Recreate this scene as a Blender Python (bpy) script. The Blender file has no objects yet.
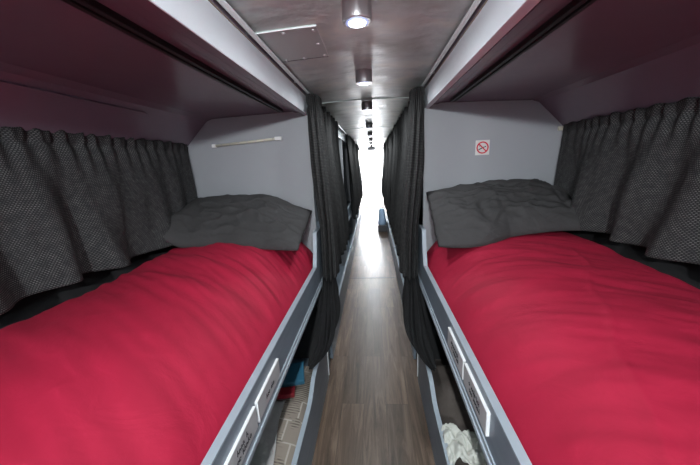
import bpy, bmesh, math, random
from math import sin, cos, pi, exp, atan2, sqrt
from mathutils import Vector, Matrix, noise

random.seed(4)
SC = bpy.context.scene
COL = SC.collection
CX = -0.038            # centre line of the bus, metres
def N(x, y, z=0.0): return noise.noise(Vector((x, y, z)))
def sm(a, b, x):
    t = min(1.0, max(0.0, (x-a)/(b-a))); return t*t*(3-2*t)
def lerp(a, b, t): return a+(b-a)*t

# ------------------------------------------------------------------ materials
def new_mat(name, col, rough=0.5, metal=0.0, spec=0.5, coat=0.0):
    m = bpy.data.materials.new(name); m.use_nodes = True
    b = m.node_tree.nodes['Principled BSDF']
    b.inputs['Base Color'].default_value = (*col, 1)
    b.inputs['Roughness'].default_value = rough
    b.inputs['Metallic'].default_value = metal
    b.inputs['Specular IOR Level'].default_value = spec
    if coat: b.inputs['Coat Weight'].default_value = coat; b.inputs['Coat Roughness'].default_value = 0.15
    return m
def nd(m, t, **kw):
    n = m.node_tree.nodes.new(t)
    for k, v in kw.items(): setattr(n, k, v)
    return n
def lk(m, a, b): m.node_tree.links.new(a, b)
def bsdf(m): return m.node_tree.nodes['Principled BSDF']
def coords(m, kind='Object', scale=(1,1,1)):
    tc = nd(m, 'ShaderNodeTexCoord'); mp = nd(m, 'ShaderNodeMapping')
    mp.inputs['Scale'].default_value = scale
    lk(m, tc.outputs[kind], mp.inputs['Vector']); return mp.outputs['Vector']
def noise_col(m, vec, cols, scale=5, detail=4, rough=0.6, pos=None, dist=0.0):
    n = nd(m, 'ShaderNodeTexNoise'); n.inputs['Scale'].default_value = scale
    n.inputs['Detail'].default_value = detail; n.inputs['Roughness'].default_value = rough
    n.inputs['Distortion'].default_value = dist
    lk(m, vec, n.inputs['Vector'])
    r = nd(m, 'ShaderNodeValToRGB'); lk(m, n.outputs['Fac'], r.inputs['Fac'])
    el = r.color_ramp.elements
    pos = pos or [0.3+0.4*i/(len(cols)-1) for i in range(len(cols))]
    while len(el) < len(cols): el.new(0.5)
    for e, p, c in zip(el, pos, cols): e.position = p; e.color = (*c, 1)
    return n, r
def bump(m, h, strength=0.3, dist=0.002, prev=None):
    b = nd(m, 'ShaderNodeBump'); b.inputs['Strength'].default_value = strength
    b.inputs['Distance'].default_value = dist; lk(m, h, b.inputs['Height'])
    if prev is not None: lk(m, prev, b.inputs['Normal'])
    lk(m, b.outputs['Normal'], bsdf(m).inputs['Normal']); return b.outputs['Normal']

def fabric(name, c1, c2, rough=0.85, scale=14, fold=0.5, spec=0.2):
    m = new_mat(name, c1, rough, spec=spec)
    v = coords(m)
    n, r = noise_col(m, v, [c1, c2], scale=3)
    lk(m, r.outputs['Color'], bsdf(m).inputs['Base Color'])
    n2 = nd(m, 'ShaderNodeTexNoise'); n2.inputs['Scale'].default_value = scale; n2.inputs['Detail'].default_value = 5
    n2.inputs['Distortion'].default_value = 0.8
    lk(m, v, n2.inputs['Vector']); p = bump(m, n2.outputs['Fac'], fold, 0.012)
    n3 = nd(m, 'ShaderNodeTexNoise'); n3.inputs['Scale'].default_value = 900
    lk(m, v, n3.inputs['Vector']); bump(m, n3.outputs['Fac'], 0.15, 0.0005, p)
    return m

M = {}
M['red'] = fabric('red cotton', (0.36, 0.007, 0.036), (0.41, 0.009, 0.043), 0.75, 9, 0.35, 0.35)
M['pillow'] = fabric('charcoal cotton', (0.050, 0.049, 0.050), (0.062, 0.061, 0.063), 0.8, 12, 0.55)
M['white_cloth'] = fabric('white cloth', (0.55, 0.56, 0.52), (0.66, 0.67, 0.62), 0.85, 20, 0.6)
M['brown_cloth'] = fabric('brown cloth', (0.075, 0.062, 0.055), (0.14, 0.12, 0.11), 0.9, 12, 0.7)
M['pale_blue'] = fabric('pale blue plastic', (0.42, 0.60, 0.85), (0.5, 0.68, 0.9), 0.6, 10, 0.4)

# woven curtain cloth: dark threads with light flecks, laid out on the cloth's own UVs (metres)
def curtain_mat(name, base, fleck, su, sv, amt):
    m = new_mat(name, base, 0.9, spec=0.15)
    uv = nd(m, 'ShaderNodeUVMap'); sp = nd(m, 'ShaderNodeSeparateXYZ'); lk(m, uv.outputs['UV'], sp.inputs[0])
    def wave(sock, s, off=0.0):
        a = nd(m, 'ShaderNodeMath', operation='MULTIPLY'); a.inputs[1].default_value = s; lk(m, sock, a.inputs[0])
        return a.outputs[0]
    v = wave(sp.outputs['Y'], sv)
    row = nd(m, 'ShaderNodeMath', operation='FLOOR'); lk(m, v, row.inputs[0])
    half = nd(m, 'ShaderNodeMath', operation='MULTIPLY'); half.inputs[1].default_value = 0.5; lk(m, row.outputs[0], half.inputs[0])
    u = nd(m, 'ShaderNodeMath', operation='ADD'); lk(m, wave(sp.outputs['X'], su), u.inputs[0]); lk(m, half.outputs[0], u.inputs[1])
    fu = nd(m, 'ShaderNodeMath', operation='FRACT'); lk(m, u.outputs[0], fu.inputs[0])
    fv = nd(m, 'ShaderNodeMath', operation='FRACT'); lk(m, v, fv.inputs[0])
    cu = nd(m, 'ShaderNodeMath', operation='LESS_THAN'); cu.inputs[1].default_value = 0.55; lk(m, fu.outputs[0], cu.inputs[0])
    cv = nd(m, 'ShaderNodeMath', operation='LESS_THAN'); cv.inputs[1].default_value = 0.42; lk(m, fv.outputs[0], cv.inputs[0])
    k = nd(m, 'ShaderNodeMath', operation='MULTIPLY'); lk(m, cu.outputs[0], k.inputs[0]); lk(m, cv.outputs[0], k.inputs[1])
    n = nd(m, 'ShaderNodeTexNoise'); n.inputs['Scale'].default_value = 35; lk(m, uv.outputs['UV'], n.inputs['Vector'])
    mr = nd(m, 'ShaderNodeMapRange'); mr.inputs['From Min'].default_value = 0.3; mr.inputs['From Max'].default_value = 0.7
    mr.inputs['To Min'].default_value = 0.25*amt; mr.inputs['To Max'].default_value = amt
    lk(m, n.outputs['Fac'], mr.inputs['Value'])
    k2 = nd(m, 'ShaderNodeMath', operation='MULTIPLY'); lk(m, k.outputs[0], k2.inputs[0]); lk(m, mr.outputs[0], k2.inputs[1])
    mx = nd(m, 'ShaderNodeMix', data_type='RGBA'); lk(m, k2.outputs[0], mx.inputs['Factor'])
    mx.inputs['A'].default_value = (*base, 1); mx.inputs['B'].default_value = (*fleck, 1)
    lk(m, mx.outputs['Result'], bsdf(m).inputs['Base Color'])
    bump(m, k.outputs[0], 0.3, 0.001)
    return m
M['curtain'] = curtain_mat('woven charcoal curtain', (0.022, 0.022, 0.024), (0.175, 0.175, 0.17), 95, 165, 0.9)
M['curtain_aisle'] = curtain_mat('woven black curtain', (0.020, 0.020, 0.021), (0.125, 0.125, 0.122), 60, 110, 0.95)
M['curtain_tail'] = curtain_mat('black curtain lining', (0.011, 0.011, 0.012), (0.04, 0.04, 0.04), 60, 120, 0.8)  # darker version of the aisle curtain cloth, for its gathered end

m = M['panel'] = new_mat('lavender grey laminate', (0.36, 0.355, 0.40), 0.5)
v = coords(m); n, r = noise_col(m, v, [(0.32,0.335,0.36), (0.345,0.36,0.385)], scale=1.5); lk(m, r.outputs['Color'], bsdf(m).inputs['Base Color'])
m = M['soffit'] = new_mat('satin mauve grey soffit', (0.15, 0.11, 0.125), 0.24, spec=0.5)
v = coords(m); n, r = noise_col(m, v, [(0.185,0.145,0.19), (0.215,0.17,0.22)], scale=2); lk(m, r.outputs['Color'], bsdf(m).inputs['Base Color'])
n2 = nd(m, 'ShaderNodeTexNoise'); n2.inputs['Scale'].default_value = 4; lk(m, v, n2.inputs['Vector']); bump(m, n2.outputs['Fac'], 0.25, 0.01)
m = M['fascia'] = new_mat('pale blue white fascia laminate', (0.70, 0.73, 0.80), 0.35)
n, r = noise_col(m, coords(m), [(0.76,0.81,0.87), (0.82,0.87,0.92)], scale=2.5); lk(m, r.outputs['Color'], bsdf(m).inputs['Base Color'])
m = M['board'] = new_mat('blue grey painted board', (0.20, 0.25, 0.30), 0.4)
n, r = noise_col(m, coords(m, scale=(8,1,8)), [(0.165,0.205,0.25), (0.205,0.25,0.30)], scale=6); lk(m, r.outputs['Color'], bsdf(m).inputs['Base Color'])
m = M['board_edge'] = new_mat('pale blue grey edging', (0.40, 0.43, 0.49), 0.35)
n, r = noise_col(m, coords(m), [(0.33,0.39,0.45), (0.39,0.45,0.51)], scale=8); lk(m, r.outputs['Color'], bsdf(m).inputs['Base Color'])
M['plate'] = new_mat('brushed aluminium plate', (0.62, 0.63, 0.65), 0.4, metal=0.2)
M['plate_edge'] = new_mat('white plate edge', (0.85, 0.86, 0.88), 0.35)
M['ink'] = new_mat('black marker ink', (0.02, 0.02, 0.025), 0.5)
M['black'] = new_mat('black plastic track', (0.012, 0.012, 0.013), 0.5)
M['darkwall'] = new_mat('black wall lining', (0.018, 0.018, 0.02), 0.85)
M['wire'] = new_mat('white curtain rod', (0.6, 0.6, 0.62), 0.3, metal=0.4)
M['glue'] = new_mat('brown glue line', (0.28, 0.22, 0.16), 0.8)
M['silver'] = new_mat('brushed lamp metal', (0.55, 0.53, 0.54), 0.3, metal=0.9)
M['screw'] = new_mat('zinc screw', (0.6, 0.6, 0.62), 0.3, metal=0.7)
M['hatch'] = new_mat('painted hatch plate', (0.50, 0.58, 0.565), 0.42, spec=0.5)
M['white'] = new_mat('white paint', (0.8, 0.8, 0.8), 0.5)
M['beige'] = new_mat('yellowed plastic tube', (0.60, 0.58, 0.48), 0.3)
M['sign_red'] = new_mat('sign red', (0.62, 0.02, 0.05), 0.4)
M['sign_white'] = new_mat('sign white', (0.72, 0.71, 0.69), 0.4)
M['blue_pack'] = new_mat('blue packet', (0.035, 0.15, 0.24), 0.45)
M['red_pack'] = new_mat('dark red packet', (0.22, 0.01, 0.02), 0.5)
M['plastic'] = new_mat('cloudy plastic sheet', (0.5, 0.5, 0.49), 0.3, spec=0.6)
n2 = nd(M['plastic'], 'ShaderNodeTexNoise'); n2.inputs['Scale'].default_value = 18; n2.inputs['Detail'].default_value = 3
lk(M['plastic'], coords(M['plastic']), n2.inputs['Vector']); bump(M['plastic'], n2.outputs['Fac'], 0.7, 0.02)
M['greybox'] = new_mat('dark grey step', (0.10, 0.10, 0.11), 0.5)
M['farwhite'] = new_mat('white lounge lining', (0.62, 0.62, 0.62), 0.5)

# lamp lens
m = M['lens'] = new_mat('lit lamp lens', (0.8, 0.85, 1.0), 0.3)
bsdf(m).inputs['Emission Color'].default_value = (0.86, 0.91, 1.0, 1); bsdf(m).inputs['Emission Strength'].default_value = 3.0
m = M['lens_rim'] = new_mat('lens rim', (0.5, 0.55, 0.75), 0.15)
bsdf(m).inputs['Emission Color'].default_value = (0.35, 0.45, 0.95, 1); bsdf(m).inputs['Emission Strength'].default_value = 0.3

# glossy wrinkled ceiling vinyl
m = M['ceiling'] = new_mat('grey wrinkled ceiling vinyl', (0.36, 0.35, 0.345), 0.42, spec=0.6)
v = coords(m, scale=(2.0, 2.6, 1))
n, r = noise_col(m, v, [(0.36,0.40,0.375), (0.54,0.62,0.605), (0.70,0.735,0.67)], scale=2.2, detail=5, dist=0.5)
lk(m, r.outputs['Color'], bsdf(m).inputs['Base Color'])
n2 = nd(m, 'ShaderNodeTexNoise'); n2.inputs['Scale'].default_value = 2.4; n2.inputs['Detail'].default_value = 4; n2.inputs['Distortion'].default_value = 0.4
lk(m, v, n2.inputs['Vector']); bump(m, n2.outputs['Fac'], 0.42, 0.025)
n4 = nd(m, 'ShaderNodeMapRange'); lk(m, n.outputs['Fac'], n4.inputs['Value']); n4.inputs['To Min'].default_value = 0.30; n4.inputs['To Max'].default_value = 0.46
lk(m, n4.outputs[0], bsdf(m).inputs['Roughness'])

# wood laminate floor
m = M['floor'] = new_mat('grey brown wood laminate', (0.2, 0.16, 0.13), 0.36, spec=0.4)
tc = nd(m, 'ShaderNodeTexCoord'); mp = nd(m, 'ShaderNodeMapping'); mp.inputs['Rotation'].default_value = (0, 0, pi/2)
mp.inputs['Location'].default_value = (0.29, 0.09, 0)
lk(m, tc.outputs['Object'], mp.inputs['Vector'])
br = nd(m, 'ShaderNodeTexBrick'); lk(m, mp.outputs['Vector'], br.inputs['Vector'])
br.offset = 0.37; br.inputs['Scale'].default_value = 1.0; br.inputs['Brick Width'].default_value = 1.22; br.inputs['Row Height'].default_value = 0.13
br.inputs['Mortar Size'].default_value = 0.0012; br.inputs['Color1'].default_value = (0.30,0.30,0.30,1); br.inputs['Color2'].default_value = (0.85,0.82,0.80,1)
br.inputs['Mortar'].default_value = (0.1,0.1,0.1,1)
mp2 = nd(m, 'ShaderNodeMapping'); mp2.inputs['Scale'].default_value = (9, 0.75, 1); br2 = nd(m, 'ShaderNodeVectorMath', operation='MULTIPLY_ADD'); br2.inputs[1].default_value = (7.0, 5.0, 0.0)
lk(m, br.outputs['Color'], br2.inputs[0]); lk(m, tc.outputs['Object'], br2.inputs[2]); lk(m, br2.outputs['Vector'], mp2.inputs['Vector'])
n, r = noise_col(m, mp2.outputs['Vector'], [(0.030,0.018,0.011), (0.100,0.065,0.044), (0.20,0.145,0.105)], scale=3.0, detail=8, rough=0.7, pos=[0.3,0.5,0.72], dist=0.9)
mx = nd(m, 'ShaderNodeMix', data_type='RGBA', blend_type='MULTIPLY'); mx.inputs['Factor'].default_value = 1.0
lk(m, r.outputs['Color'], mx.inputs['A'])
sc2 = nd(m, 'ShaderNodeMix', data_type='RGBA', blend_type='ADD'); sc2.inputs['Factor'].default_value = 1.0
lk(m, br.outputs['Color'], sc2.inputs['A']); sc2.inputs['B'].default_value = (0.36,0.36,0.36,1)
lk(m, sc2.outputs['Result'], mx.inputs['B']); lk(m, mx.outputs['Result'], bsdf(m).inputs['Base Color'])
bump(m, n.outputs['Fac'], 0.25, 0.002)

# patterned beige blanket in the tray
m = M['patterned'] = new_mat('beige patterned blanket', (0.3, 0.26, 0.22), 0.85, spec=0.2)
v = coords(m, 'Object')
br = nd(m, 'ShaderNodeTexBrick'); lk(m, v, br.inputs['Vector']); br.offset = 0.5
br.inputs['Scale'].default_value = 1.0; br.inputs['Brick Width'].default_value = 0.09; br.inputs['Row Height'].default_value = 0.12
br.inputs['Mortar Size'].default_value = 0.004; br.inputs['Color1'].default_value = (0.24,0.205,0.175,1); br.inputs['Color2'].default_value = (0.32,0.275,0.235,1)
br.inputs['Mortar'].default_value = (0.48,0.44,0.39,1)
wv = nd(m, 'ShaderNodeTexWave'); wv.bands_direction = 'Y'; wv.inputs['Scale'].default_value = 22; lk(m, v, wv.inputs['Vector'])
n, r = noise_col(m, v, [(0,0,0), (1,1,1)], scale=4, pos=[0.56, 0.59])
mx = nd(m, 'ShaderNodeMix', data_type='RGBA'); lk(m, r.outputs['Color'], mx.inputs['Factor'])
wr = nd(m, 'ShaderNodeValToRGB'); lk(m, wv.outputs['Fac'], wr.inputs['Fac']); wr.color_ramp.elements[0].color = (0.13,0.105,0.09,1); wr.color_ramp.elements[1].color = (0.36,0.32,0.27,1)
lk(m, br.outputs['Color'], mx.inputs['A']); lk(m, wr.outputs['Color'], mx.inputs['B']); lk(m, mx.outputs['Result'], bsdf(m).inputs['Base Color'])

# window glass of the far end
m = M['glass'] = new_mat('clear glass', (1, 1, 1), 0.02)
bsdf(m).inputs['Transmission Weight'].default_value = 1.0; bsdf(m).inputs['IOR'].default_value = 1.02

# ------------------------------------------------------------------ mesh helpers
def link(name, bm, mat, parent=None, smooth=False):
    me = bpy.data.meshes.new(name)
    bmesh.ops.recalc_face_normals(bm, faces=bm.faces)
    bm.to_mesh(me); bm.free()
    mats = mat if isinstance(mat, (list, tuple)) else [mat]
    for mm in mats: me.materials.append(mm)
    if smooth: me.polygons.foreach_set('use_smooth', [True]*len(me.polygons))
    o = bpy.data.objects.new(name, me); COL.objects.link(o)
    if parent is not None:
        o.parent = parent; o.matrix_parent_inverse = Matrix.Translation(-parent.location)
    return o
def box(bm, x0, x1, y0, y1, z0, z1, bev=0.0, mi=0):
    r = bmesh.ops.create_cube(bm, size=1.0)
    vs = r['verts']
    for v_ in vs:
        v_.co = Vector(((x0+x1)/2 + v_.co.x*(x1-x0), (y0+y1)/2 + v_.co.y*(y1-y0), (z0+z1)/2 + v_.co.z*(z1-z0)))
    fs = set(f for v_ in vs for f in v_.link_faces)
    for f in fs: f.material_index = mi
    if bev:
        es = list(set(e for v_ in vs for e in v_.link_edges))
        bmesh.ops.bevel(bm, geom=es, offset=bev, segments=2, profile=0.6, affect='EDGES')
def boxm(*a, **k):
    bm = bmesh.new(); box(bm, *a, **k); return bm
def sbox(bm, s, r0, r1, y0, y1, z0, z1, bev=0.0, mi=0):      # r = distance from the centre line
    a, b = CX+s*r0, CX+s*r1
    box(bm, min(a,b), max(a,b), y0, y1, z0, z1, bev, mi)
def prism(bm, pts, y0, y1):                                   # XZ outline extruded along Y
    a = [bm.verts.new((x, y0, z)) for x, z in pts]; b = [bm.verts.new((x, y1, z)) for x, z in pts]
    n_ = len(pts)
    bm.faces.new(a); bm.faces.new(b[::-1])
    for i in range(n_): bm.faces.new((a[i], b[i], b[(i+1)%n_], a[(i+1)%n_]))
def prism_x(bm, pts, x0, x1):                                 # YZ outline extruded along X
    a = [bm.verts.new((x0, y, z)) for y, z in pts]; b = [bm.verts.new((x1, y, z)) for y, z in pts]
    n_ = len(pts)
    bm.faces.new(a); bm.faces.new(b[::-1])
    for i in range(n_): bm.faces.new((a[i], b[i], b[(i+1)%n_], a[(i+1)%n_]))
def cyl(bm, p, q, r, seg=24, r2=None, mi=0):
    p, q = Vector(p), Vector(q); d = (q-p); L = d.length
    before = set(bm.faces)
    res = bmesh.ops.create_cone(bm, cap_ends=True, segments=seg, radius1=r, radius2=r if r2 is None else r2, depth=L)
    mt = Matrix.Translation((p+q)/2) @ d.to_track_quat('Z', 'Y').to_matrix().to_4x4()
    bmesh.ops.transform(bm, matrix=mt, verts=res['verts'])
    for f in set(bm.faces)-before: f.material_index = mi
def grid(fn, nu, nv, closed_u=False, uvscale=None, thick=0.0):
    """surface through fn(u,v) with u,v in 0..1"""
    bm = bmesh.new(); uvl = bm.loops.layers.uv.new('UVMap')
    cu = nu if closed_u else nu+1
    vs = [[bm.verts.new(fn(i/nu, j/nv)) for i in range(cu)] for j in range(nv+1)]
    # running arc lengths for UVs
    for j in range(nv):
        for i in range(nu):
            i2 = (i+1) % cu
            f = bm.faces.new((vs[j][i], vs[j][i2], vs[j+1][i2], vs[j+1][i]))
            if uvscale:
                for l, (a, b) in zip(f.loops, ((i,j),(i+1,j),(i+1,j+1),(i,j+1))):
                    l[uvl].uv = (a/nu*uvscale[0], b/nv*uvscale[1])
    return bm
def solid(o, t):
    md = o.modifiers.new('thickness', 'SOLIDIFY'); md.thickness = t; md.offset = 0
def empty(name, loc):
    o = bpy.data.objects.new(name, None); COL.objects.link(o); o.location = loc; o.empty_display_size = 0.1
    return o
def tag(o, label=None, cat=None, group=None, kind=None):
    if label: o['label'] = label
    if cat: o['category'] = cat
    if group: o['group'] = group
    if kind: o['kind'] = kind
    return o
def struct(name, bm, mat, label=None, **k):
    o = link(name, bm, mat, **k); o['kind'] = 'structure'
    if label: o['label'] = label; 
    return o

SIDE = {-1: 'left', 1: 'right'}
Y0, YP, YE, YF = -0.22, 1.90, 7.62, 9.6       # near partition, head panel, end of bunks, far end
BAYS = [(1.92, 3.90), (3.92, 5.90), (5.92, 7.62)]

# ------------------------------------------------------------------ the shell
struct('floor', boxm(CX-1.2, CX+1.2, -1.6, YF+0.1, -0.06, 0.0), M['floor'])
# aisle ceiling, slightly crowned, in strips that meet at seams
def ceil_bm(y0, y1):
    bm = bmesh.new(); n_ = 12; rows = []
    for j, y in enumerate((y0, y1)):
        low = []; up = []
        for i in range(n_+1):
            t = i/n_*2-1; x = CX+t*0.352
            z = 1.826+0.012*(1-t*t)
            low.append(bm.verts.new((x, y, z))); up.append(bm.verts.new((x, y, z+0.05)))
        rows.append((low, up))
    (l0, u0), (l1, u1) = rows
    for i in range(n_):
        bm.faces.new((l0[i], l0[i+1], l1[i+1], l1[i])); bm.faces.new((u0[i], u1[i], u1[i+1], u0[i+1]))
        bm.faces.new((l0[i], u0[i], u0[i+1], l0[i+1])); bm.faces.new((l1[i], l1[i+1], u1[i+1], u1[i]))
    bm.faces.new((l0[0], l1[0], u1[0], u0[0])); bm.faces.new((l0[-1], u0[-1], u1[-1], l1[-1]))
    return bm
struct('ceiling', ceil_bm(-1.6, YE), M['ceiling'], smooth=False)
# seams: thin strips across the aisle ceiling
struct('trim_30', boxm(CX-0.31, CX+0.31, 3.50, 3.515, 0.0, 0.0025), M['greybox'])
k = 1
for y, w in ((2.29, 0.006), (4.1, 0.005), (5.65, 0.006)):
    bm = bmesh.new()
    for i in range(12):
        t0, t1 = i/12*2-1, (i+1)/12*2-1
        z = 1.826+0.012*(1-((t0+t1)/2)**2)
        box(bm, CX+t0*0.345, CX+t1*0.345, y-w, y+w, z-0.004, z+0.004)
    struct('trim_%d' % k, bm, M['hatch']); k += 1

for s in (-1, 1):
    nm = SIDE[s]
    X = lambda r: CX+s*r
    # outer wall: vertical below, leaning in above
    bm = bmesh.new()
    prism(bm, [(X(1.165), -0.02), (X(1.165), 1.16), (X(1.14), 1.545), (X(1.22), 1.56), (X(1.25), 1.16), (X(1.25), -0.02)], -1.6, YE)
    struct('wall_'+nm, bm, M['darkwall'])
    # berth ceiling: flat part, then a slope down to the wall
    bm = bmesh.new()
    prism(bm, [(X(0.374), 1.722), (X(0.945), 1.705), (X(0.985), 1.692), (X(1.13), 1.552), (X(1.22), 1.552), (X(1.0), 1.83), (X(0.374), 1.83)], -1.6, YE)
    struct('ceiling_'+nm, bm, M['soffit'])
    # fascia board
    bm = bmesh.new(); sbox(bm, s, 0.344, 0.376, -1.6, YE, 1.693, 1.795, 0.003)
    bm.faces.ensure_lookup_table()
    for f in bm.faces:
        c = f.calc_center_median()
        if s*(c.x-CX) > 0.360: f.material_index = 1
    struct('trim_%d' % k, bm, [M['fascia'], M['soffit']]); k += 1
    bm = bmesh.new(); sbox(bm, s, 0.347, 0.374, -1.6, YE, 1.793, 1.832)
    struct('trim_%d' % k, bm, M['soffit']); k += 1
    bm = bmesh.new()                                           # ragged brown glue line along the top of the fascia
    for i in range(110):
        y = -0.6+i*0.025; w = 0.0012+0.0035*max(0, N(y*9, s*3.0)+0.15)
        sbox(bm, s, 0.3425, 0.350, y, y+0.025, 1.7935-w*0.4, 1.7945+w)
    struct('trim_%d' % k, bm, M['glue']); k += 1
    # battens and the black track under the berth ceiling
    bm = bmesh.new(); sbox(bm, s, 0.395, 0.425, -1.2, 1.895, 1.709, 1.724, 0.003)
    struct('trim_%d' % k, bm, M['soffit']); k += 1
    # low skirting behind the aisle in each side: tray floor support
    # partitions: near end, head panel and further bays
    def part_bm(y0, y1, r0=0.345):
        b = bmesh.new()
        prism(b, [(X(r0), 0.0), (X(1.162), 0.0), (X(1.162), 1.16), (X(1.132), 1.552), (X(0.985), 1.690), (X(0.945), 1.703), (X(0.378), 1.720), (X(0.378), 1.70), (X(r0), 1.692)], y0, y1)
        return b
    o_ = struct('wall_head_'+nm, part_bm(YP, YP+0.02), M['panel'])
    b = bmesh.new(); sbox(b, s, 0.346, 1.16, YP-0.012, YP-0.001, 0.031, 0.618); struct('wall_lower_'+nm, b, M['darkwall'])
    b = bmesh.new(); sbox(b, s, 0.345, 1.162, Y0-0.02, Y0, 0.0, 0.93)
    struct('wall_foot_'+nm, b, M['panel'])
    for i, (a, b_) in enumerate(BAYS):
        struct('wall_bay_%s_%d' % (nm, i+1), part_bm(b_, b_+0.02), M['panel'])
    # far lounge side walls with windows
    b = bmesh.new()
    sbox(b, s, 1.165, 1.20, YE, YF, 0.0, 0.75); sbox(b, s, 1.165, 1.20, YE, YF, 1.55, 1.9)
    sbox(b, s, 1.165, 1.20, YE, YE+0.1, 0.75, 1.55); sbox(b, s, 1.165, 1.20, YF-0.1, YF, 0.75, 1.55)
    struct('wall_lounge_'+nm, b, M['farwhite'])
    w = struct('window_%d' % (1 if s < 0 else 2), boxm(min(X(1.175),X(1.185)), max(X(1.175),X(1.185)), YE+0.1, YF-0.1, 0.75, 1.55), M['glass'])
struct('ceiling_lounge', boxm(CX-1.2, CX+1.2, YE, YF, 1.84, 1.9), M['farwhite'])
# far wall with the glazed door and windscreen
b = bmesh.new()
box(b, CX-1.2, CX-0.95, YF, YF+0.05, 0, 1.9); box(b, CX+0.95, CX+1.2, YF, YF+0.05, 0, 1.9)
box(b, CX-0.95, CX-0.33, YF, YF+0.05, 0, 0.7); box(b, CX+0.33, CX+0.95, YF, YF+0.05, 0, 0.7)
box(b, CX-0.95, CX+0.95, YF, YF+0.05, 1.78, 1.9)
box(b, CX-0.37, CX-0.33, YF, YF+0.05, 0.7, 1.78); box(b, CX+0.33, CX+0.37, YF, YF+0.05, 0.7, 1.78)
struct('wall_far', b, M['farwhite'])
b = bmesh.new(); box(b, CX-0.95, CX-0.37, YF+0.02, YF+0.03, 0.7, 1.78); box(b, CX+0.37, CX+0.95, YF+0.02, YF+0.03, 0.7, 1.78)
struct('window_3', b, M['glass'])
d = struct('door_1', boxm(CX-0.33, CX+0.33, YF+0.005, YF+0.035, 0.0, 0.32), M['farwhite'])
b = bmesh.new(); box(b, CX-0.33, CX-0.27, YF+0.005, YF+0.035, 0.32, 1.78); box(b, CX+0.27, CX+0.33, YF+0.005, YF+0.035, 0.32, 1.78)
box(b, CX-0.27, CX+0.27, YF+0.005, YF+0.035, 1.70, 1.78); box(b, CX-0.27, CX+0.27, YF+0.005, YF+0.035, 0.80, 0.86)
link('door_frame', b, M['farwhite'], d)
b = bmesh.new(); box(b, CX-0.27, CX+0.27, YF+0.015, YF+0.025, 0.32, 0.80); box(b, CX-0.27, CX+0.27, YF+0.015, YF+0.025, 0.86, 1.70)
link('door_pane', b, M['glass'], d)
# lounge side ceiling corners are closed by the roof slab; wall behind the camera
b = bmesh.new(); box(b, CX-1.25, CX+1.25, -1.65, -1.6, -0.02, 1.9)
struct('wall_near', b, M['panel'])
# bulkhead above the berth ceilings where the lounge begins
b = bmesh.new()
for s in (-1, 1): 
    x0, x1 = sorted((CX+s*0.36, CX+s*1.2)); box(b, x0, x1, YE, YE+0.02, 1.70, 1.86)
struct('wall_bulkhead', b, M['farwhite'])

# ------------------------------------------------------------------ fixed fittings
for s in (-1, 1):
    b = bmesh.new()
    sbox(b, s, 0.474, 0.488, -0.2, 1.83, 1.704, 1.7235, 0.002); sbox(b, s, 0.496, 0.508, -0.2, 1.83, 1.704, 1.7235, 0.002)
    sbox(b, s, 0.488, 0.496, -0.2, 1.825, 1.712, 1.7235)
    o = link('ceiling_track', b, M['black'])
    tag(o, 'long black double track under the soffit above the %s bunk' % SIDE[s], 'track', 'black tracks')
    # rod the aisle curtains hang from
    t = empty('curtain_rod', (CX+s*0.332, -0.3, 1.812))
    tag(t, 'thin pale metal curtain rod running along the %s edge of the aisle ceiling' % SIDE[s], 'curtain rod', 'curtain rods')
    b = bmesh.new(); cyl(b, (CX+s*0.332, -0.3, 1.812), (CX+s*0.332, 7.6, 1.812), 0.008, 12)
    link('rod', b, M['wire'], t, smooth=True)
    for y in (0.35, 1.62, 3.9, 5.9):
        b = bmesh.new(); sbox(b, s, 0.324, 0.3465, y-0.008, y+0.008, 1.806, 1.818, 0.001)
        link('bracket', b, M['screw'], t)

# raised cover on the slope above the left window
P0 = Vector((CX-1.0, 0, 1.677)); P1 = Vector((CX-1.125, 0, 1.557)); nrm = Vector((1, 0, -1)).normalized()
def slope_pt(y, t, h):
    p = P0.lerp(P1, t); return Vector((p.x, y, p.z)) + nrm*h
b = bmesh.new()
out = [(-0.2, 0.06)] + [(1.46-0.12*(1-sin(a)), 0.06+0.62*(1-cos(a))) for a in [pi/2*i/8 for i in range(9)]][:0]
out = [(-0.2, 0.04), (1.38, 0.04)] + [(1.38+0.10*sin(a), 0.04+0.45*(1-cos(a))) for a in [pi/2*i/8 for i in range(1, 9)]] + [(1.44, 0.98), (-0.2, 0.98)]
lo = [b.verts.new(slope_pt(y, t, -0.002)) for y, t in out]; hi = [b.verts.new(slope_pt(y, t, 0.010)) for y, t in out]
b.faces.new(lo); b.faces.new(hi[::-1])
for i in range(len(out)): j = (i+1) % len(out); b.faces.new((lo[i], lo[j], hi[j], hi[i]))
o = link('window_cover', b, M['soffit']); tag(o, 'raised round-cornered cover on the slope above the left window curtain', 'cover')

# hatch plate screwed to the ceiling
t = empty('ceiling_hatch', (-0.28, 1.21, 1.832)); tag(t, 'grey rectangular hatch plate with dome screws on the aisle ceiling', 'hatch')
def cz(x): 
    u = (x-CX)/0.352; return 1.826+0.012*(1-u*u)
b = bmesh.new(); xs = [-0.375+i*(0.205/6) for i in range(7)]; y0, y1 = 1.075, 1.36
for i in range(6):
    a, c = xs[i], xs[i+1]
    q = [b.verts.new((a, y0, cz(a)-0.004)), b.verts.new((c, y0, cz(c)-0.004)), b.verts.new((c, y1, cz(c)-0.004)), b.verts.new((a, y1, cz(a)-0.004))]
    p = [b.verts.new((v_.co.x, v_.co.y, v_.co.z+0.0045)) for v_ in q]
    b.faces.new(q); b.faces.new(p[::-1])
    for i_ in range(4): b.faces.new((q[i_], q[(i_+1)%4], p[(i_+1)%4], p[i_]))
bmesh.ops.remove_doubles(b, verts=b.verts, dist=1e-5)
link('plate', b, M['hatch'], t)
b = bmesh.new(); xa, xb = xs[0], xs[-1]
def edge(bm_, a, c, w=0.0015):
    cyl(bm_, a, c, w, 8)
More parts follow.
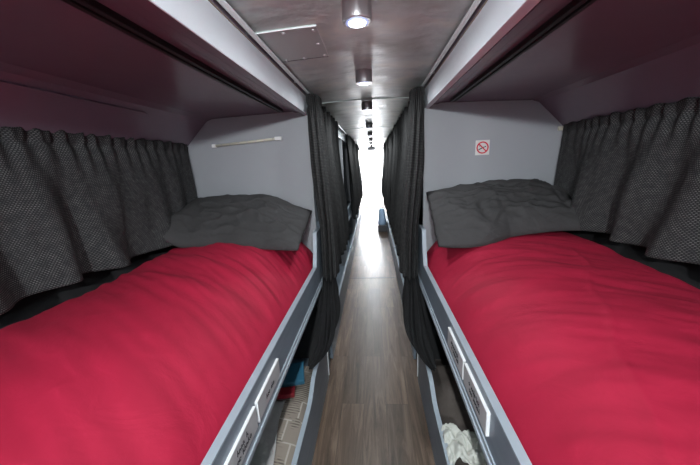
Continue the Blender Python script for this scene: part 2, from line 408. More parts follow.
edge(b, (xa, y0, cz(xa)-0.004), ((xa+xb)/2, y0, cz((xa+xb)/2)-0.004)); edge(b, ((xa+xb)/2, y0, cz((xa+xb)/2)-0.004), (xb, y0, cz(xb)-0.004))
edge(b, (xb, y0, cz(xb)-0.004), (xb, y1, cz(xb)-0.004), 0.0012)
o = link('plate_edge', b, M['plate_edge'], t)
b = bmesh.new(); edge(b, (xa, y1, cz(xa)-0.003), (xb, y1, cz(xb)-0.003), 0.002)
link('shadow_gasket', b, M['black'], t)  # black rod drawn as the shadow along the hatch's far edge
for (x, y) in ((-0.285, 1.10), (-0.185, 1.10), (-0.188, 1.22), (-0.185, 1.34), (-0.27, 1.345), (-0.345, 1.345)):
    b = bmesh.new(); bmesh.ops.create_uvsphere(b, u_segments=14, v_segments=8, radius=0.0065)
    for v_ in b.verts: v_.co = Vector((v_.co.x+x, v_.co.y+y, v_.co.z*0.6+cz(x)-0.005))
    link('screw', b, M['screw'], t, smooth=True)

# ceiling lamps: round cylinders down the middle of the aisle
def make_lamp(x, y):
    t = empty('ceiling_lamp', (x, y, 1.836)); R = 0.041; zt = 1.8395
    def prof(pts, mat, name, par=t):
        b = bmesh.new(); seg = 40; rings = []
        for (r_, z_) in pts: rings.append([b.verts.new((x+r_*cos(2*pi*i/seg), y+r_*sin(2*pi*i/seg), z_)) for i in range(seg)])
        for a, c in zip(rings, rings[1:]):
            for i in range(seg): b.faces.new((a[i], a[(i+1)%seg], c[(i+1)%seg], c[i]))
        b.faces.new(rings[0]); b.faces.new(rings[-1][::-1])
        return link(name, b, mat, par, smooth=False)
    h = prof([(R*0.97, zt), (R, zt-0.003), (R, zt-0.054), (R*0.98, zt-0.058), (R*0.80, zt-0.058)], M['silver'], 'housing')
    for p in h.data.polygons: p.use_smooth = abs(p.normal.z) < 0.5
    prof([(R*0.80, zt-0.057), (R*0.78, zt-0.0595), (R*0.62, zt-0.0595)], M['lens_rim'], 'lens_rim')
    prof([(R*0.62, zt-0.058), (R*0.58, zt-0.062), (R*0.3, zt-0.0635)], M['lens'], 'lens')
    return t
LY = [-1.0, 0.0, 0.95, 1.62, 2.42, 3.68, 4.75, 5.9, 6.9]
lamp0 = None
where = ['behind the camera by the near wall', 'just behind and above the camera', 'largest in view, over the pillow ends of the bunks', 'second from the front, before the ceiling seam',
         'third from the front, just past the ceiling seam', 'fourth from the front', 'fifth from the front', 'sixth from the front', 'smallest and farthest, before the bright end']
for i, y in enumerate(LY):
    if lamp0 is None: o = lamp0 = make_lamp(-0.034, y)
    else:
        o = lamp0.copy(); COL.objects.link(o); o.location = (-0.034, y, lamp0.location.z)
        for ch in [c for c in lamp0.children]:
            c = ch.copy(); c.parent = o; c.matrix_parent_inverse = ch.matrix_parent_inverse.copy(); COL.objects.link(c)
    tag(o, 'round silver ceiling lamp, ' + where[i], 'ceiling lamp', 'round silver ceiling lamps')
    if i < 2:  # two unseen lamps added at the camera end, standing in for bounced flash
        L = bpy.data.lights.new('lamp_light', 'POINT'); L.shadow_soft_size = 0.015; L.energy = (66, 5)[i]
    else:
        L = bpy.data.lights.new('lamp_light', 'AREA'); L.shape = 'DISK'; L.size = 0.055; L.energy = (1.3, 2.0, 3.0)[i-2] if i < 5 else 4.0; L.spread = pi
    L.color = (0.93, 0.98, 1.0)
    lo_ = bpy.data.objects.new('lamp_light', L); COL.objects.link(lo_); lo_.location = (-0.034, y, 1.772 if i > 1 else 1.757); 

# small box on the ceiling at the far end
t = link('wall_unit', boxm(-0.12, 0.06, 7.45, 7.52, 1.68, 1.76, 0.006), M['greybox']); tag(t, 'small grey box under the ceiling above the bright far end', 'box')
link('mounting_bracket', boxm(-0.06, 0.0, 7.46, 7.50, 1.755, 1.8365), M['greybox'], t)

# strip light on the left head panel
t = empty('strip_light', (-0.785, 1.895, 1.55)); tag(t, 'slim yellowed strip light fixed slightly crooked to the left head panel', 'strip light')
a, c = Vector((-0.990, 1.886, 1.541)), Vector((-0.575, 1.886, 1.566))
b = bmesh.new(); cyl(b, a, c, 0.0075, 14); link('tube', b, M['beige'], t, smooth=True)
d_ = (c-a).normalized()
for i in range(7):
    b = bmesh.new(); p = a + d_*(0.05+i*0.055); cyl(b, p, p+d_*0.004, 0.0079, 14)
    link('rib', b, M['silver'], t)
for (p, w) in ((a, 0.012), (c, 0.022)):
    b = bmesh.new(); box(b, p.x-w, p.x+w, 1.876, 1.901, p.z-0.011, p.z+0.011, 0.004); link('end_cap', b, M['white'], t)

# no smoking sign on the right head panel
t = link('no_smoking_sign', boxm(0.608, 0.688, 1.8965, 1.9005, 1.412, 1.497, 0.0006), M['sign_white']); tag(t, 'small square no smoking sign on the right head panel', 'sign')
sx, sz = 0.648, 1.4545
b = bmesh.new(); seg = 40
ro, ri = 0.035, 0.0275
for i in range(seg):
    a0, a1 = 2*pi*i/seg, 2*pi*(i+1)/seg
    q = [(ro, a0), (ro, a1), (ri, a1), (ri, a0)]
    fr = [b.verts.new((sx+r_*cos(a_), 1.8955, sz+r_*sin(a_))) for r_, a_ in q]; bk = [b.verts.new((v_.co.x, 1.8967, v_.co.z)) for v_ in fr]
    b.faces.new(fr); b.faces.new(bk[::-1])
    for k_ in range(4): b.faces.new((fr[k_], bk[k_], bk[(k_+1)%4], fr[(k_+1)%4]))
def bar2d(bm_, x0, z0, x1, z1, w, y0=1.8953, y1=1.8967):
    d2 = Vector((x1-x0, z1-z0)).normalized(); n2_ = Vector((-d2.y, d2.x))*w/2
    pts = [(x0+n2_.x, z0+n2_.y), (x1+n2_.x, z1+n2_.y), (x1-n2_.x, z1-n2_.y), (x0-n2_.x, z0-n2_.y)]
    prism(bm_, pts, y0, y1)
bar2d(b, sx-0.022, sz+0.022, sx+0.022, sz-0.022, 0.0065)
link('prohibition_ring', b, M['sign_red'], t)
b = bmesh.new(); bar2d(b, sx-0.022, sz-0.011, sx+0.010, sz+0.003, 0.006, 1.8958); bar2d(b, sx+0.012, sz+0.004, sx+0.019, sz+0.007, 0.006, 1.8958)
link('cigarette', b, M['ink'], t)
b = bmesh.new(); pr = None
for i in range(9):
    z_ = sz+0.004+i*0.0018; x_ = sx-0.018+0.004*sin(i*0.9)
    if pr: bar2d(b, pr[0], pr[1], x_, z_, 0.0022, 1.8958)
    pr = (x_, z_)
link('smoke_curl', b, M['ink'], t)

# ------------------------------------------------------------------ bunks
def squiggle(bm, s, y0, y1, zc, h, seed, lines=1):
    """handwritten scrawl standing off the plate face"""
    rnd = random.Random(seed)
    xf = CX+s*(0.3085)
    def stroke(pts, w=0.0016):
        for (a, c) in zip(pts, pts[1:]):
            cyl(bm, (xf, a[0], a[1]), (xf, c[0], c[1]), w/2, 5)
    n_ = max(4, int((y1-y0)/0.010)); st = (y1-y0)/n_
    for i in range(n_):
        ya = y0+i*st; kind = rnd.choice('oolhenn') if i else 'h'
        if rnd.random() < 0.1 and i: continue
        hh = h*(1.7 if kind in 'lh' else 1.0); sl = 0.35 
        if kind == 'o' or kind == 'e':
            pts = [(ya+st*(0.5+0.4*cos(a_))+sl*h*0.3*sin(a_), zc+h*0.5+h*0.5*sin(a_)) for a_ in [2*pi*q/8 for q in range(9 if kind == 'o' else 8)]]
        elif kind == 'n':
            pts = [(ya, zc), (ya+st*0.1, zc+h), (ya+st*0.5, zc+h*0.9), (ya+st*0.6, zc), ]
        else:
            pts = [(ya, zc), (ya+sl*hh*0.5, zc+hh)] + ([(ya+sl*h*0.3, zc+h*0.7), (ya+st*0.6, zc+h*0.6), (ya+st*0.7, zc)] if kind == 'h' else [])
        if s < 0: pts = [(y0+(y1-p_[0]), p_[1]) for p_ in pts] if False else pts
        stroke(pts)

def rail_profile(s, y):
    # top edge of the side board: low along the bed, rising into a post at the head
    return 0.795 + 0.20*sm(1.69, 1.76, y)

def make_bunk(s, y0, y1, label, near=True):
    t = empty('bunk_bed', (CX+s*0.7, (y0+y1)/2, 0.0)); tag(t, label, 'bunk bed', 'bunk beds')
    # base slab
    b = bmesh.new(); sbox(b, s, 0.345, 1.16, y0+0.005, y1-0.005, 0.62, 0.66); link('base_slab', b, M['board'], t)
    # side board with raised head end
    b = bmesh.new()
    ys = [y0+0.002+(y1-y0-0.006)*i/60 for i in range(61)]
    top = [(y, rail_profile(s, y) if near else 0.795) for y in ys]
    pts = [(ys[0], 0.64), (ys[-1], 0.64)] + top[::-1]
    xa, xb = sorted((CX+s*0.3175, CX+s*0.337)); prism_x(b, pts, xa, xb)
    link('side_board', b, M['board'], t)
    # pale edging strip along the top edge
    b = bmesh.new()
    for (ya, za), (yb, zb) in zip(top, top[1:]):
        x0_, x1_ = sorted((CX+s*0.3160, CX+s*0.3385))
        v8 = [b.verts.new(c_) for c_ in ((x0_,ya,za-0.002),(x1_,ya,za-0.002),(x1_,ya,za+0.004),(x0_,ya,za+0.004),(x0_,yb,zb-0.002),(x1_,yb,zb-0.002),(x1_,yb,zb+0.004),(x0_,yb,zb+0.004))]
        for q in ((0,1,2,3),(7,6,5,4),(0,4,5,1),(1,5,6,2),(2,6,7,3),(3,7,4,0)): b.faces.new([v8[i_] for i_ in q])
    tag(link('edging', b, M['board_edge'], t), 'pale blue grey edging')
    # rounded lower ledge
    b = bmesh.new(); sbox(b, s, 0.309, 0.3175, y0+0.004, y1-0.004, 0.632, 0.650, 0.003); sbox(b, s, 0.313, 0.3175, y0+0.004, y1-0.004, 0.650, 0.668, 0.0015)
    tag(link('lower_ledge', b, M['board_edge'], t), 'pale ledge along the foot of the board')
    # low tray board at the floor
    b = bmesh.new()
    ye = 1.72 if near else y1-0.01
    pts = [(y0+0.01, 0.0), (ye, 0.0)]
    ty = [(ye-(ye-y0-0.01)*i/40) for i in range(41)]
    pts += [(y, 0.262+(0.062*sm(1.20, 1.36, y) if near else 0)) for y in ty]
    xa, xb = sorted((CX+s*0.293, CX+s*0.311)); prism_x(b, pts, xa, xb)
    link('tray_board', b, M['board'], t)
    b = bmesh.new(); xa, xb = sorted((CX+s*0.2905, CX+s*0.3115))
    tp = pts[2:]
    for (ya, za), (yb, zb) in zip(tp, tp[1:]):
        v8 = [b.verts.new(c_) for c_ in ((xa,ya,za-0.003),(xb,ya,za-0.003),(xb,ya,za+0.003),(xa,ya,za+0.003),(xa,yb,zb-0.003),(xb,yb,zb-0.003),(xb,yb,zb+0.003),(xa,yb,zb+0.003))]
        for q in ((0,1,2,3),(7,6,5,4),(0,4,5,1),(1,5,6,2),(2,6,7,3),(3,7,4,0)): b.faces.new([v8[i_] for i_ in q])
    tag(link('tray_edging', b, M['board_edge'], t), 'pale edging of the tray board')
    b = bmesh.new(); sbox(b, s, 0.311, 1.16, y0+0.01, y1-0.01, 0.001, 0.03); link('tray_floor', b, M['brown_cloth'] if s > 0 else M['board'], t)
    b = bmesh.new()
    if near:
        sbox(b, s, 0.288, 0.293, 1.712, 1.722, 0.03, 0.20, 0.001); tag(link('corner_strip', b, M['plate_edge'], t), 'thin white strip')
        b = bmesh.new()
        sbox(b, s, 0.318, 0.345, 1.78, 1.895, 0.0, 0.63); link('post', b, M['darkwall'], t)
    else:
        sbox(b, s, 0.318, 0.345, y0+0.02, y0+0.06, 0.0, 0.63); link('post', b, M['board'], t)
    return t
bunks = {}
for s in (-1, 1):
    t = bunks[s] = make_bunk(s, Y0, YP, 'blue grey %s front bunk with raised head post and name plates on its side board' % SIDE[s])
    sets = ((0.703, 0.900), (0.480, 0.688)) if s < 0 else ((0.868, 1.068), (0.660, 0.855))
    for i, (ya, yb) in enumerate(sets):
        b = bmesh.new(); zt = (0.744, 0.677) if s < 0 else (0.766, 0.697)
        sbox(b, s, 0.3095, 0.3175, ya, yb, zt[1], zt[0], 0.001)
        p = link('name_plate', b, M['plate'], t); tag(p, 'aluminium plate with handwriting')
        b = bmesh.new(); sbox(b, s, 0.3088, 0.3178, ya, yb, zt[0]-0.001, zt[0]+0.0025, 0.0006)
        yy = ya if s < 0 else ya
        sbox(b, s, 0.3086, 0.3178, ya-0.002, ya+0.002, zt[1], zt[0]+0.002, 0.0006)
        link('bright_rim', b, M['plate_edge'], p)
        b = bmesh.new(); c_ = (ya+yb)/2; h_ = 0.009
        if s < 0 and i == 0: squiggle(b, s, c_-0.035, c_+0.035, zt[1]+0.024, h_, 3)
        elif s < 0: squiggle(b, s, c_-0.02, c_+0.045, zt[1]+0.038, h_, 5); squiggle(b, s, c_-0.06, c_+0.06, zt[1]+0.017, h_, 8)
        else: squiggle(b, s, c_-0.045, c_+0.045, zt[1]+0.038, h_, 11+i); squiggle(b, s, c_-0.05, c_+0.04, zt[1]+0.019, h_, 21+i)
        link('handwriting', b, M['ink'], p)
    for i, (a, b_) in enumerate(BAYS):
        make_bunk(s, a, b_, '%s bunk behind the head panel, %s bay down the aisle, seen below the curtains' % (SIDE[s], ('second', 'third', 'last')[i]), near=False)

# red duvets: thick quilts tucked down beside the side board
def duvet(s):
    y0, y1 = Y0+0.02, 1.885; R0, R1 = 0.342, 1.155
    def top(r, y):
        t_ = (r-R0)
        z = 0.775 + 0.185*(1-exp(-t_/0.12)) + 0.038*sin(min(1, t_/0.8)*pi)**0.8
        z += 0.02*sm(1.1, 1.5, y)*sm(0.03, 0.2, t_)                        # fuller towards the pillow
        z = lerp(z, 0.86, sm(1.03, 1.155, r)**1.3)
        if s < 0:
            w = N(r*2.2+y*1.4, y*9.5-r*4.5, 3.1)*0.015 + N(r*4+y*2.4, y*22-r*12, 1.7)*0.0085 + N(r*7+y*5, y*44-r*26, 8.7)*0.0026*sm(0.4,1.1,y)
            w += max(0, N(r*1.7+y*2.2, y*13-r*9, 7.7))**1.5*0.022*sm(0.5, 1.3, y)
            # gentle step where one fold of the quilt overlaps the next
            f = y-(0.98+0.12*(r-0.7)+0.03*N(r*4, 2)); w += 0.007*(1/(1+exp(-f/0.010))-0.5)*exp(-abs(f)/0.2)
            w *= lerp(0.55, 1.0, sm(0.7, 1.2, y)); w += 0.010*N(r*1.4, y*1.8, 9)
        else:
            w = N(r*3.0-y*1.2, y*5.5+r*3.5, 5.1)*0.013 + N(r*5-y*2, y*15+r*9, 2.7)*0.006 + N(r*8-y*5, y*36+r*20, 2.7)*0.0022
            f = (r-0.75)-(0.45*(y-1.0)+0.04*N(y*4, 5)); w += 0.004*exp(-(f/0.012)**2)*sm(1.45,1.2,y)
            f = y-(1.03+0.20*(r-0.7)+0.03*N(r*4, 8)); w += 0.006*(1/(1+exp(-f/0.010))-0.5)*exp(-abs(f)/0.15)
            f = y-(1.27-0.10*(r-0.7)+0.02*N(r*4, 3)); w += 0.004*exp(-(f/0.015)**2)*sm(0.9, 0.6, r)
            w += 0.010*N(r*1.4, y*1.8, 19)
        z += w*sm(0.0, 0.06, t_)
        z += 0.006*N(y*7, s*4.0)*(1-sm(0.0, 0.08, t_))
        return z
    nu, nv = 130, 300
    bm = bmesh.new(); T = []; 
    for j in range(nv+1):
        y = lerp(y0, y1, j/nv); row = []
        for i in range(nu+1):
            u = i/nu; r = R0+(R1-R0)*(u**1.25)
            row.append(bm.verts.new((CX+s*r, y, top(r, y))))
        T.append(row)
    for j in range(nv):
        for i in range(nu): bm.faces.new((T[j][i], T[j][i+1], T[j+1][i+1], T[j+1][i]))
    bl = [bm.verts.new((CX+s*R0, lerp(y0, y1, j/nv), 0.662)) for j in range(nv+1)]; brr = [bm.verts.new((CX+s*R1, lerp(y0, y1, j/nv), 0.662)) for j in range(nv+1)]
    for j in range(nv):
        bm.faces.new((T[j][0], T[j+1][0], bl[j+1], bl[j])); bm.faces.new((T[j][nu], brr[j], brr[j+1], T[j+1][nu])); bm.faces.new((bl[j], bl[j+1], brr[j+1], brr[j]))
    bm.faces.new([bl[0]]+[brr[0]]+T[0][::-1]); bm.faces.new([bl[-1]]+T[-1]+[brr[-1]])
    o = link('duvet', bm, M['red'], smooth=True)
    return o, top
DT = {}
o, DT[-1] = duvet(-1); tag(o, 'red duvet with diagonal wrinkles covering the left bunk', 'duvet', 'red duvets')
o, DT[1] = duvet(1); tag(o, 'smoother red duvet covering the right bunk', 'duvet', 'red duvets')

# pillows: closed cushion surface, draped against the head panel
def pillow(s, x0, x1, yb, yf, shape, seed, wr):
    nu, nv = 110, 70
    def P(u, v, up):
        # u along the width, v from front (0) to back (1)
        cu = 2*u-1; cv = 2*v-1
        e = max(0.0, 1-abs(cu)**5)**0.5 * max(0.0, 1-abs(cv)**2.8)**0.5
        x, yfr, ybk, zf, zb, th, zlo = shape(u)
        y = lerp(yfr, ybk, v)
        mid = lerp(zf, zb, v**0.85)
        w = 0
        if up:
            w = wr*(0.015*N(u*4+v*2, v*3-u*2, seed) - 0.008*exp(-(N(u*2.4+v*2, v*1.2-u*1.5, seed+12)/0.07)**2) + 0.006*N(u*5-v*6, v*9+u*9, seed+15) + 0.003*N(u*12-v*12, v*16+u*16, seed+18) + 0.012*(1-abs(N(u*5+v*4, v*5-u*3, seed+2))*2)**3*0.8 + 0.005*N(u*16, v*13, seed+4))
            z = mid + th*e + w*e
        else:
            z = mid - zlo*e
        y += 0.006*N(u*9, v*5, seed+7)*(1-e)
        return Vector((x+0.006*N(v*9, u*3, seed+9), y, z))
    bm = bmesh.new()
    top = [[bm.verts.new(P(i/nu, j/nv, True)) for i in range(nu+1)] for j in range(nv+1)]
    bot = [[(top[j][i] if (i in (0, nu) or j in (0, nv)) else bm.verts.new(P(i/nu, j/nv, False))) for i in range(nu+1)] for j in range(nv+1)]
    for j in range(nv):
        for i in range(nu):
            bm.faces.new((top[j][i], top[j][i+1], top[j+1][i+1], top[j+1][i]))
            f = (bot[j][i], bot[j+1][i], bot[j+1][i+1], bot[j][i+1])
            if len(set(f)) == 4:
                try: bm.faces.new(f)
                except ValueError: pass
    return link('pillow', bm, M['pillow'], smooth=True)
def shapeL(u):
    x = lerp(-1.145, -0.392, u)
    yf = 1.40+0.04*sin(u*pi)+0.05*u ; yb = 1.865
    zf = lerp(1.075, 1.010, sm(0, .2, u)) if u < .2 else lerp(1.010, 0.975, sm(.2, 1, u))
    zb = 1.212 - 0.095*sm(0.55, 1.0, u)
    return x, yf, yb, zf, zb, 0.058, 0.03
o = pillow(-1, 0, 0, 0, 0, shapeL, 3.3, 1.0); tag(o, 'crumpled charcoal pillow leaning on the left head panel under the strip light', 'pillow', 'charcoal pillows')
def shapeR(u):
    x = lerp(0.318, 1.09, u)
    yf = 1.50-0.03*u-0.06*sin(min(1, u*2.2)*pi)*(u < 0.46)+0.02*u; yb = 1.87
    zf = lerp(0.965, 1.035, sm(0.0, 0.8, u))
    zb = 1.205 + 0.025*sm(0.1, 0.5, u)+0.012*exp(-((u-0.68)/0.14)**2) - 0.05*sm(0.8, 1.0, u)
    return x, yf, yb, zf, zb, 0.06, 0.03
o = pillow(1, 0, 0, 0, 0, shapeR, 11.3, 1.5); tag(o, 'rumpled charcoal pillow on the right bunk below the no smoking sign', 'pillow', 'charcoal pillows')

# ------------------------------------------------------------------ window curtains
def window_curtain(s):
    ya, yb = Y0+0.03, 1.87; L = yb-ya
    sd = 2.0 if s < 0 else 8.0
    def fn(u, v):
        y = lerp(ya, yb, u)
        z0 = 1.562+0.004*sin(y*60)
        zb = (1.018 + (0.018 if s < 0 else 0)*sm(1.2, .8, y) + 0.010*N(y*3, sd) - (0.0 if s < 0 else -0.012))
        z = lerp(z0, zb, v)
        sk = (0.16 if s < 0 else 0.10)*v*v*N(y*1.1, sd+5)*2.0
        q = y+sk
        amp = 0.014+0.042*v if s < 0 else 0.014+0.052*v
        fq = 23 if s < 0 else 25
        # many small gathers at the heading turning into broad folds below
        small = sin(q*fq*4+3*N(q*5, sd))*0.0075*exp(-((v-0.09)/0.16)**2) + 0.0035*sin(q*150)*(v < 0.08)
        big = sin(q*fq+4.0*N(q*1.9, sd+1))*amp*0.55 + N(q*8, v*1.4, sd+3)*amp*1.0
        pinch = -0.007*exp(-((v-0.085)/0.03)**2)
        r = 1.108-0.055*v+small-big*sm(0.05, 0.5, v)+pinch*-1
        r = lerp(r, 1.120+0.4*(r-1.108), sm(1.55, 1.86, y))
        r = min(r, 1.138-0.0*v + (0.02 if v > .3 else 0))
        return Vector((CX+s*r, y, z))
    bm = grid(fn, 520, 70, uvscale=(L*1.35, 0.56))
    o = link('window_curtain', bm, M['curtain'], smooth=True); solid(o, 0.002)
    return o
o = window_curtain(-1); tag(o, 'dark woven gathered curtain along the left window', 'curtain', 'window curtains')
o = window_curtain(1); tag(o, 'dark woven gathered curtain along the right window with deeper folds', 'curtain', 'window curtains')
for s in (-1, 1):
    b = bmesh.new(); cyl(b, (CX+s*1.128, Y0+0.01, 1.5475), (CX+s*1.128, 1.895, 1.5475), 0.003, 8)
    o = link('curtain_wire', b, M['wire'], smooth=True); tag(o, 'thin wire holding up the %s window curtain' % SIDE[s], 'curtain wire', 'window curtain wires')
b = bmesh.new(); box(b, CX+1.10, CX+1.125, 1.885, 1.9, 1.528, 1.552, 0.003)
o = link('hook_mount', b, M['beige']); tag(o, 'tiny pale wire hook in the corner above the right pillow', 'hook')

# ------------------------------------------------------------------ aisle curtains
def aisle_bundle(s, seed, ylo, yhi, zb=0.70):
    """bunched curtain: closed pleated column gathered on the rod"""
    nu = 220
    def fn(u, v):
        a = 2*pi*u
        z = lerp(1.785, zb, v)
        yc = (ylo+yhi)/2 + 0.0*v; ry = (yhi-ylo)/2*(1-0.10*sin(pi*min(1, v*1.5))) * (1+0.15*sm(.6, 1, v))
        inner = lerp(0.335, 0.306, sm(0.3, 0.75, v)); outer = lerp(0.262, 0.205 if s > 0 else 0.215, sm(0.0, 0.9, v))
        rc = (inner+outer)/2; rx = (inner-outer)/2
        fold = 1 + 0.17*sin(9*a+1.5*sin(3*v+seed)+seed)*sm(0.02, 0.15, v) + 0.10*sin(23*a+seed*2+v*2)*exp(-((v-0.05)/0.07)**2)*1.3 + 0.12*N(cos(a)*2+seed, sin(a)*2, v*2.5)
        fold = min(fold, lerp(1.4, 1.08, sm(0.3, 0.75, v))) if cos(a) > 0 else fold
        fold *= 1-0.16*exp(-((v-0.045)/0.014)**2)
        return Vector((CX+s*(rc+rx*cos(a)*fold), yc+ry*sin(a)*fold, z+0.006*sin(11*a)*(v > 0.97)))
    bm = grid(fn, nu, 110, closed_u=True, uvscale=(1.5, 1.15))
    o = link('aisle_curtain', bm, M['curtain_aisle'], smooth=True); solid(o, 0.002)
    return o
def tail(s, seed, parent, pts):
    """gathered lower end of the curtain, drawn into a bag that hangs over the tray"""
    nv = len(pts)-1
    def fn(u, v):
        f = v*nv; i = min(nv-1, int(f)); t_ = f-i
        def cr(k_):
            p0, p1, p2, p3 = (pts[max(0, min(nv, i+q_))][k_] for q_ in (-1, 0, 1, 2))
            return 0.5*((2*p1)+(-p0+p2)*t_+(2*p0-5*p1+4*p2-p3)*t_*t_+(-p0+3*p1-3*p2+p3)*t_**3)
        x, y, z, rx, ry = (cr(k_) for k_ in range(5))
        a = 2*pi*u
        fold = 1+0.16*sin(8*a+seed+3*v)+0.12*N(cos(a)*2, sin(a)*2+seed, v*3)
        return Vector((CX+s*(x+rx*cos(a)*fold), y+ry*sin(a)*fold, z+0.3*ry*sin(a)))
    bm = grid(fn, 140, 60, closed_u=True, uvscale=(0.9, 0.6))
    for ring in (0, 60):
        vs = [v_ for v_ in bm.verts if False]
    bmesh.ops.holes_fill(bm, edges=[e for e in bm.edges if e.is_boundary], sides=0)
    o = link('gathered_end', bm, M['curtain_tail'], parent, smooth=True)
    return o
cur = {}
for s in (-1, 1):
    t = aisle_bundle(s, 1.3 if s < 0 else 4.1, 1.775, 1.985, 0.69)
    tag(t, 'dark curtain bunched beside the %s pillow, its end hanging as a bag' % SIDE[s], 'curtain', 'aisle curtains')
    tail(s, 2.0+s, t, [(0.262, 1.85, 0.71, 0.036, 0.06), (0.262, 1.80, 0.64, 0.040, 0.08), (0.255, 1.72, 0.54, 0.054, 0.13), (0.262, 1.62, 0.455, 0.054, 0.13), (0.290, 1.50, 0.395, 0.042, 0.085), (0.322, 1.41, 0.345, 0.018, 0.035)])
def aisle_sheet(s, ya, yb, seed, zb, gather, label):
    Lc = (yb-ya)
    def fn(u, v):
        y = lerp(ya, yb, u) ; z = lerp(1.795, zb+0.02*N(y*4, seed), v)
        am = 0.022+0.020*v
        ph = y*gather+2.5*N(y*2.2, seed)
        r = lerp(0.315, 0.262, sm(0.05, 1, v)) - am*0.8*sin(ph+0.7*v) + 0.010*sin(ph*2.7)*exp(-((v-.04)/.1)**2) - 0.018*N(y*6, v*2, seed+4)
        r = min(r, lerp(0.338, 0.308, sm(0.5, 0.8, v)))
        y += 0.02*cos(ph)*v
        return Vector((CX+s*r, y, z))
    bm = grid(fn, int(60+Lc*150), 60, uvscale=(Lc*1.5, 1.1))
    o = link('aisle_curtain', bm, M['curtain_aisle'], smooth=True); solid(o, 0.002)
    tag(o, label, 'curtain', 'aisle curtains')
aisle_sheet(-1, 2.02, 3.15, 3, 0.63, 34, 'dark woven curtain half drawn on the left just behind the head panel')
aisle_sheet(-1, 4.35, 6.3, 5, 0.60, 26, 'dark woven curtain further down the left side, past the open gap')
aisle_sheet(-1, 6.6, 7.55, 6, 0.62, 34, 'farthest dark curtain on the left, against the bright end')
aisle_sheet(1, 2.02, 3.95, 8, 0.62, 34, 'dark woven curtain half drawn on the right just behind the head panel')
aisle_sheet(1, 4.3, 6.2, 10, 0.60, 26, 'dark woven curtain further down the right side of the aisle')
aisle_sheet(1, 6.45, 7.55, 12, 0.66, 34, 'farthest dark curtain on the right, against the bright end')

# ------------------------------------------------------------------ things in the trays
def cloth_patch(name, fn, nu, nv, mat, th=0.004):
    bm = grid(fn, nu, nv, uvscale=(1, 1)); o = link(name, bm, mat, smooth=True); solid(o, th); return o
def pad(name, s, r0, r1, y0, y1, z0, z1, mat, seed, amp=0.008, bulge=0.02):
    """soft folded stack with rounded rim"""
    nu, nv = 40, 80; bm = bmesh.new()
    def f(u, v):
        e = (max(0, 1-abs(2*u-1)**6)*max(0, 1-abs(2*v-1)**10))**0.5
        r = lerp(r0, r1, u); y = lerp(y0, y1, v)
        return Vector((CX+s*r, y, lerp(z0+0.6*(z1-z0), z1, e) + amp*N(r*9, y*6, seed)*e + bulge*sin(pi*u)*0.5))
    T = [[bm.verts.new(f(i/nu, j/nv)) for i in range(nu+1)] for j in range(nv+1)]
    for j in range(nv):
        for i in range(nu): bm.faces.new((T[j][i], T[j][i+1], T[j+1][i+1], T[j+1][i]))
    rim = [T[0][i] for i in range(nu+1)]+[T[j][nu] for j in range(1, nv+1)]+[T[nv][i] for i in range(nu-1, -1, -1)]+[T[j][0] for j in range(nv-1, 0, -1)]
    lo = [bm.verts.new((v_.co.x, v_.co.y, z0)) for v_ in rim]
    for i in range(len(rim)): j = (i+1) % len(rim); bm.faces.new((rim[i], rim[j], lo[j], lo[i]))
    bm.faces.new(lo)
    return link(name, bm, mat, smooth=True)
o = pad('folded_blanket', -1, 0.318, 0.90, -0.1, 1.66, 0.031, 0.185, M['patterned'], 4.0)
tag(o, 'beige patterned blanket with outlined rectangles lying in the tray under the left bunk', 'blanket')
def pl(u, v):
    y = lerp(0.55, 1.26, v); r = lerp(0.62, 0.43-0.035*(1-v)+0.015*sin(v*9), u)
    return Vector((CX-r, y, 0.214+0.016*N(u*4, v*7, 2)+0.03*u*sm(0.8, 1, v)))
o = cloth_patch('plastic_sheet', pl, 24, 60, M['plastic'], 0.002); tag(o, 'cloudy crinkled plastic sheet on the patterned blanket in the left tray', 'plastic sheet')
b = bmesh.new(); box(b, -0.065, 0.065, -0.075, 0.075, 0, 0.03, 0.006)
for v_ in b.verts: v_.co.z += 0.006*N(v_.co.x*20, v_.co.y*20, 4)
o = link('packet', b, M['blue_pack']); o.location = (-0.49, 1.46, 0.222); o.rotation_euler = (0.1, 0, 0.25); tag(o, 'flat blue packet in the left tray below the bunched curtain', 'packet')
b = bmesh.new(); box(b, -0.055, 0.055, -0.03, 0.03, 0, 0.025, 0.005)
for v_ in b.verts: v_.co.z += 0.005*N(v_.co.x*20, v_.co.y*20, 9)
o = link('packet', b, M['red_pack']); o.location = (-0.50, 1.325, 0.216); o.rotation_euler = (0, 0, 0.2); tag(o, 'small dark red packet in front of the blue one in the left tray', 'packet')
o = pad('folded_blanket', 1, 0.318, 0.90, -0.1, 1.66, 0.031, 0.205, M['brown_cloth'], 14.0, amp=0.03)
tag(o, 'dark brown crumpled blanket lying in the tray under the right bunk', 'blanket')
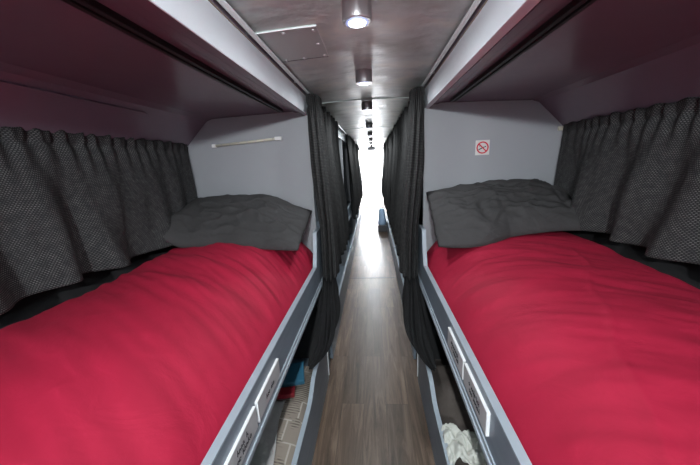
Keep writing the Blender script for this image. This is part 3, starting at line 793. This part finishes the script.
def wc(u, v):
    # hangs over the tray board at its aisle edge
    r = lerp(0.300, 0.45, u); y = lerp(0.93, 1.09, v) + 0.03*N(u*3, v*3, 6)+0.02*sin(u*6)
    z = 0.262 + 0.030*N(u*5+1, v*5, 8) + 0.015*sin(u*pi) + 0.012*N(u*13, v*12, 3)
    return Vector((CX+r, y, max(z, 0.250)))
o = cloth_patch('cloth', wc, 40, 40, M['white_cloth'], 0.004); tag(o, 'crumpled white cloth lying over the edge of the right tray', 'cloth')

# grey box and pale blue bundle at the far end of the aisle
o = link('step_box', boxm(0.065, 0.25, 6.0, 6.35, 0.0, 0.135, 0.01), M['greybox']); tag(o, 'dark grey low box on the aisle floor near the bright end', 'box')
b = bmesh.new()
rings = []
for (z_, w_) in ((0.137, 1.0), (0.16, 1.03), (0.25, 0.92), (0.36, 0.72), (0.44, 0.66), (0.465, 0.5)):
    rings.append([b.verts.new((0.155+0.082*w_*cos(2*pi*i/28)*(1+0.06*sin(5*2*pi*i/28)), 6.17+0.13*w_*sin(2*pi*i/28), z_)) for i in range(28)])
for a, c in zip(rings, rings[1:]):
    for i in range(28): b.faces.new((a[i], a[(i+1)%28], c[(i+1)%28], c[i]))
b.faces.new(rings[0]); b.faces.new(rings[-1])
o = link('bundle', b, M['pale_blue'], smooth=True); tag(o, 'pale blue bundle standing on the low grey box in the aisle', 'bundle')

# ------------------------------------------------------------------ light
w = bpy.data.worlds.new('World'); SC.world = w; w.use_nodes = True
bg = w.node_tree.nodes['Background']; bg.inputs['Color'].default_value = (0.93, 0.96, 1.0, 1); bg.inputs['Strength'].default_value = 30.0

# ------------------------------------------------------------------ camera
cam = bpy.data.cameras.new('camera'); co = bpy.data.objects.new('camera', cam); COL.objects.link(co)
cam.sensor_width = 36; cam.lens = 300/700*36; cam.clip_start = 0.02; cam.clip_end = 100
Mx = Matrix(((0.9962487566971078, 0.07442654444581873, -0.04414866092331213), (0.026087691806270463, 0.2281335384100096, 0.9732802890168637), (0.08250967892125183, -0.9707810145106791, 0.22533613724817572)))
co.matrix_world = Matrix.Translation((0, 0, 1.40)) @ Mx.transposed().to_4x4()
SC.camera = co
SC.view_settings.view_transform = 'Standard'; SC.view_settings.look = 'None'; SC.view_settings.gamma = 1; SC.view_settings.exposure = 0.85
SC.view_settings.use_curve_mapping = False
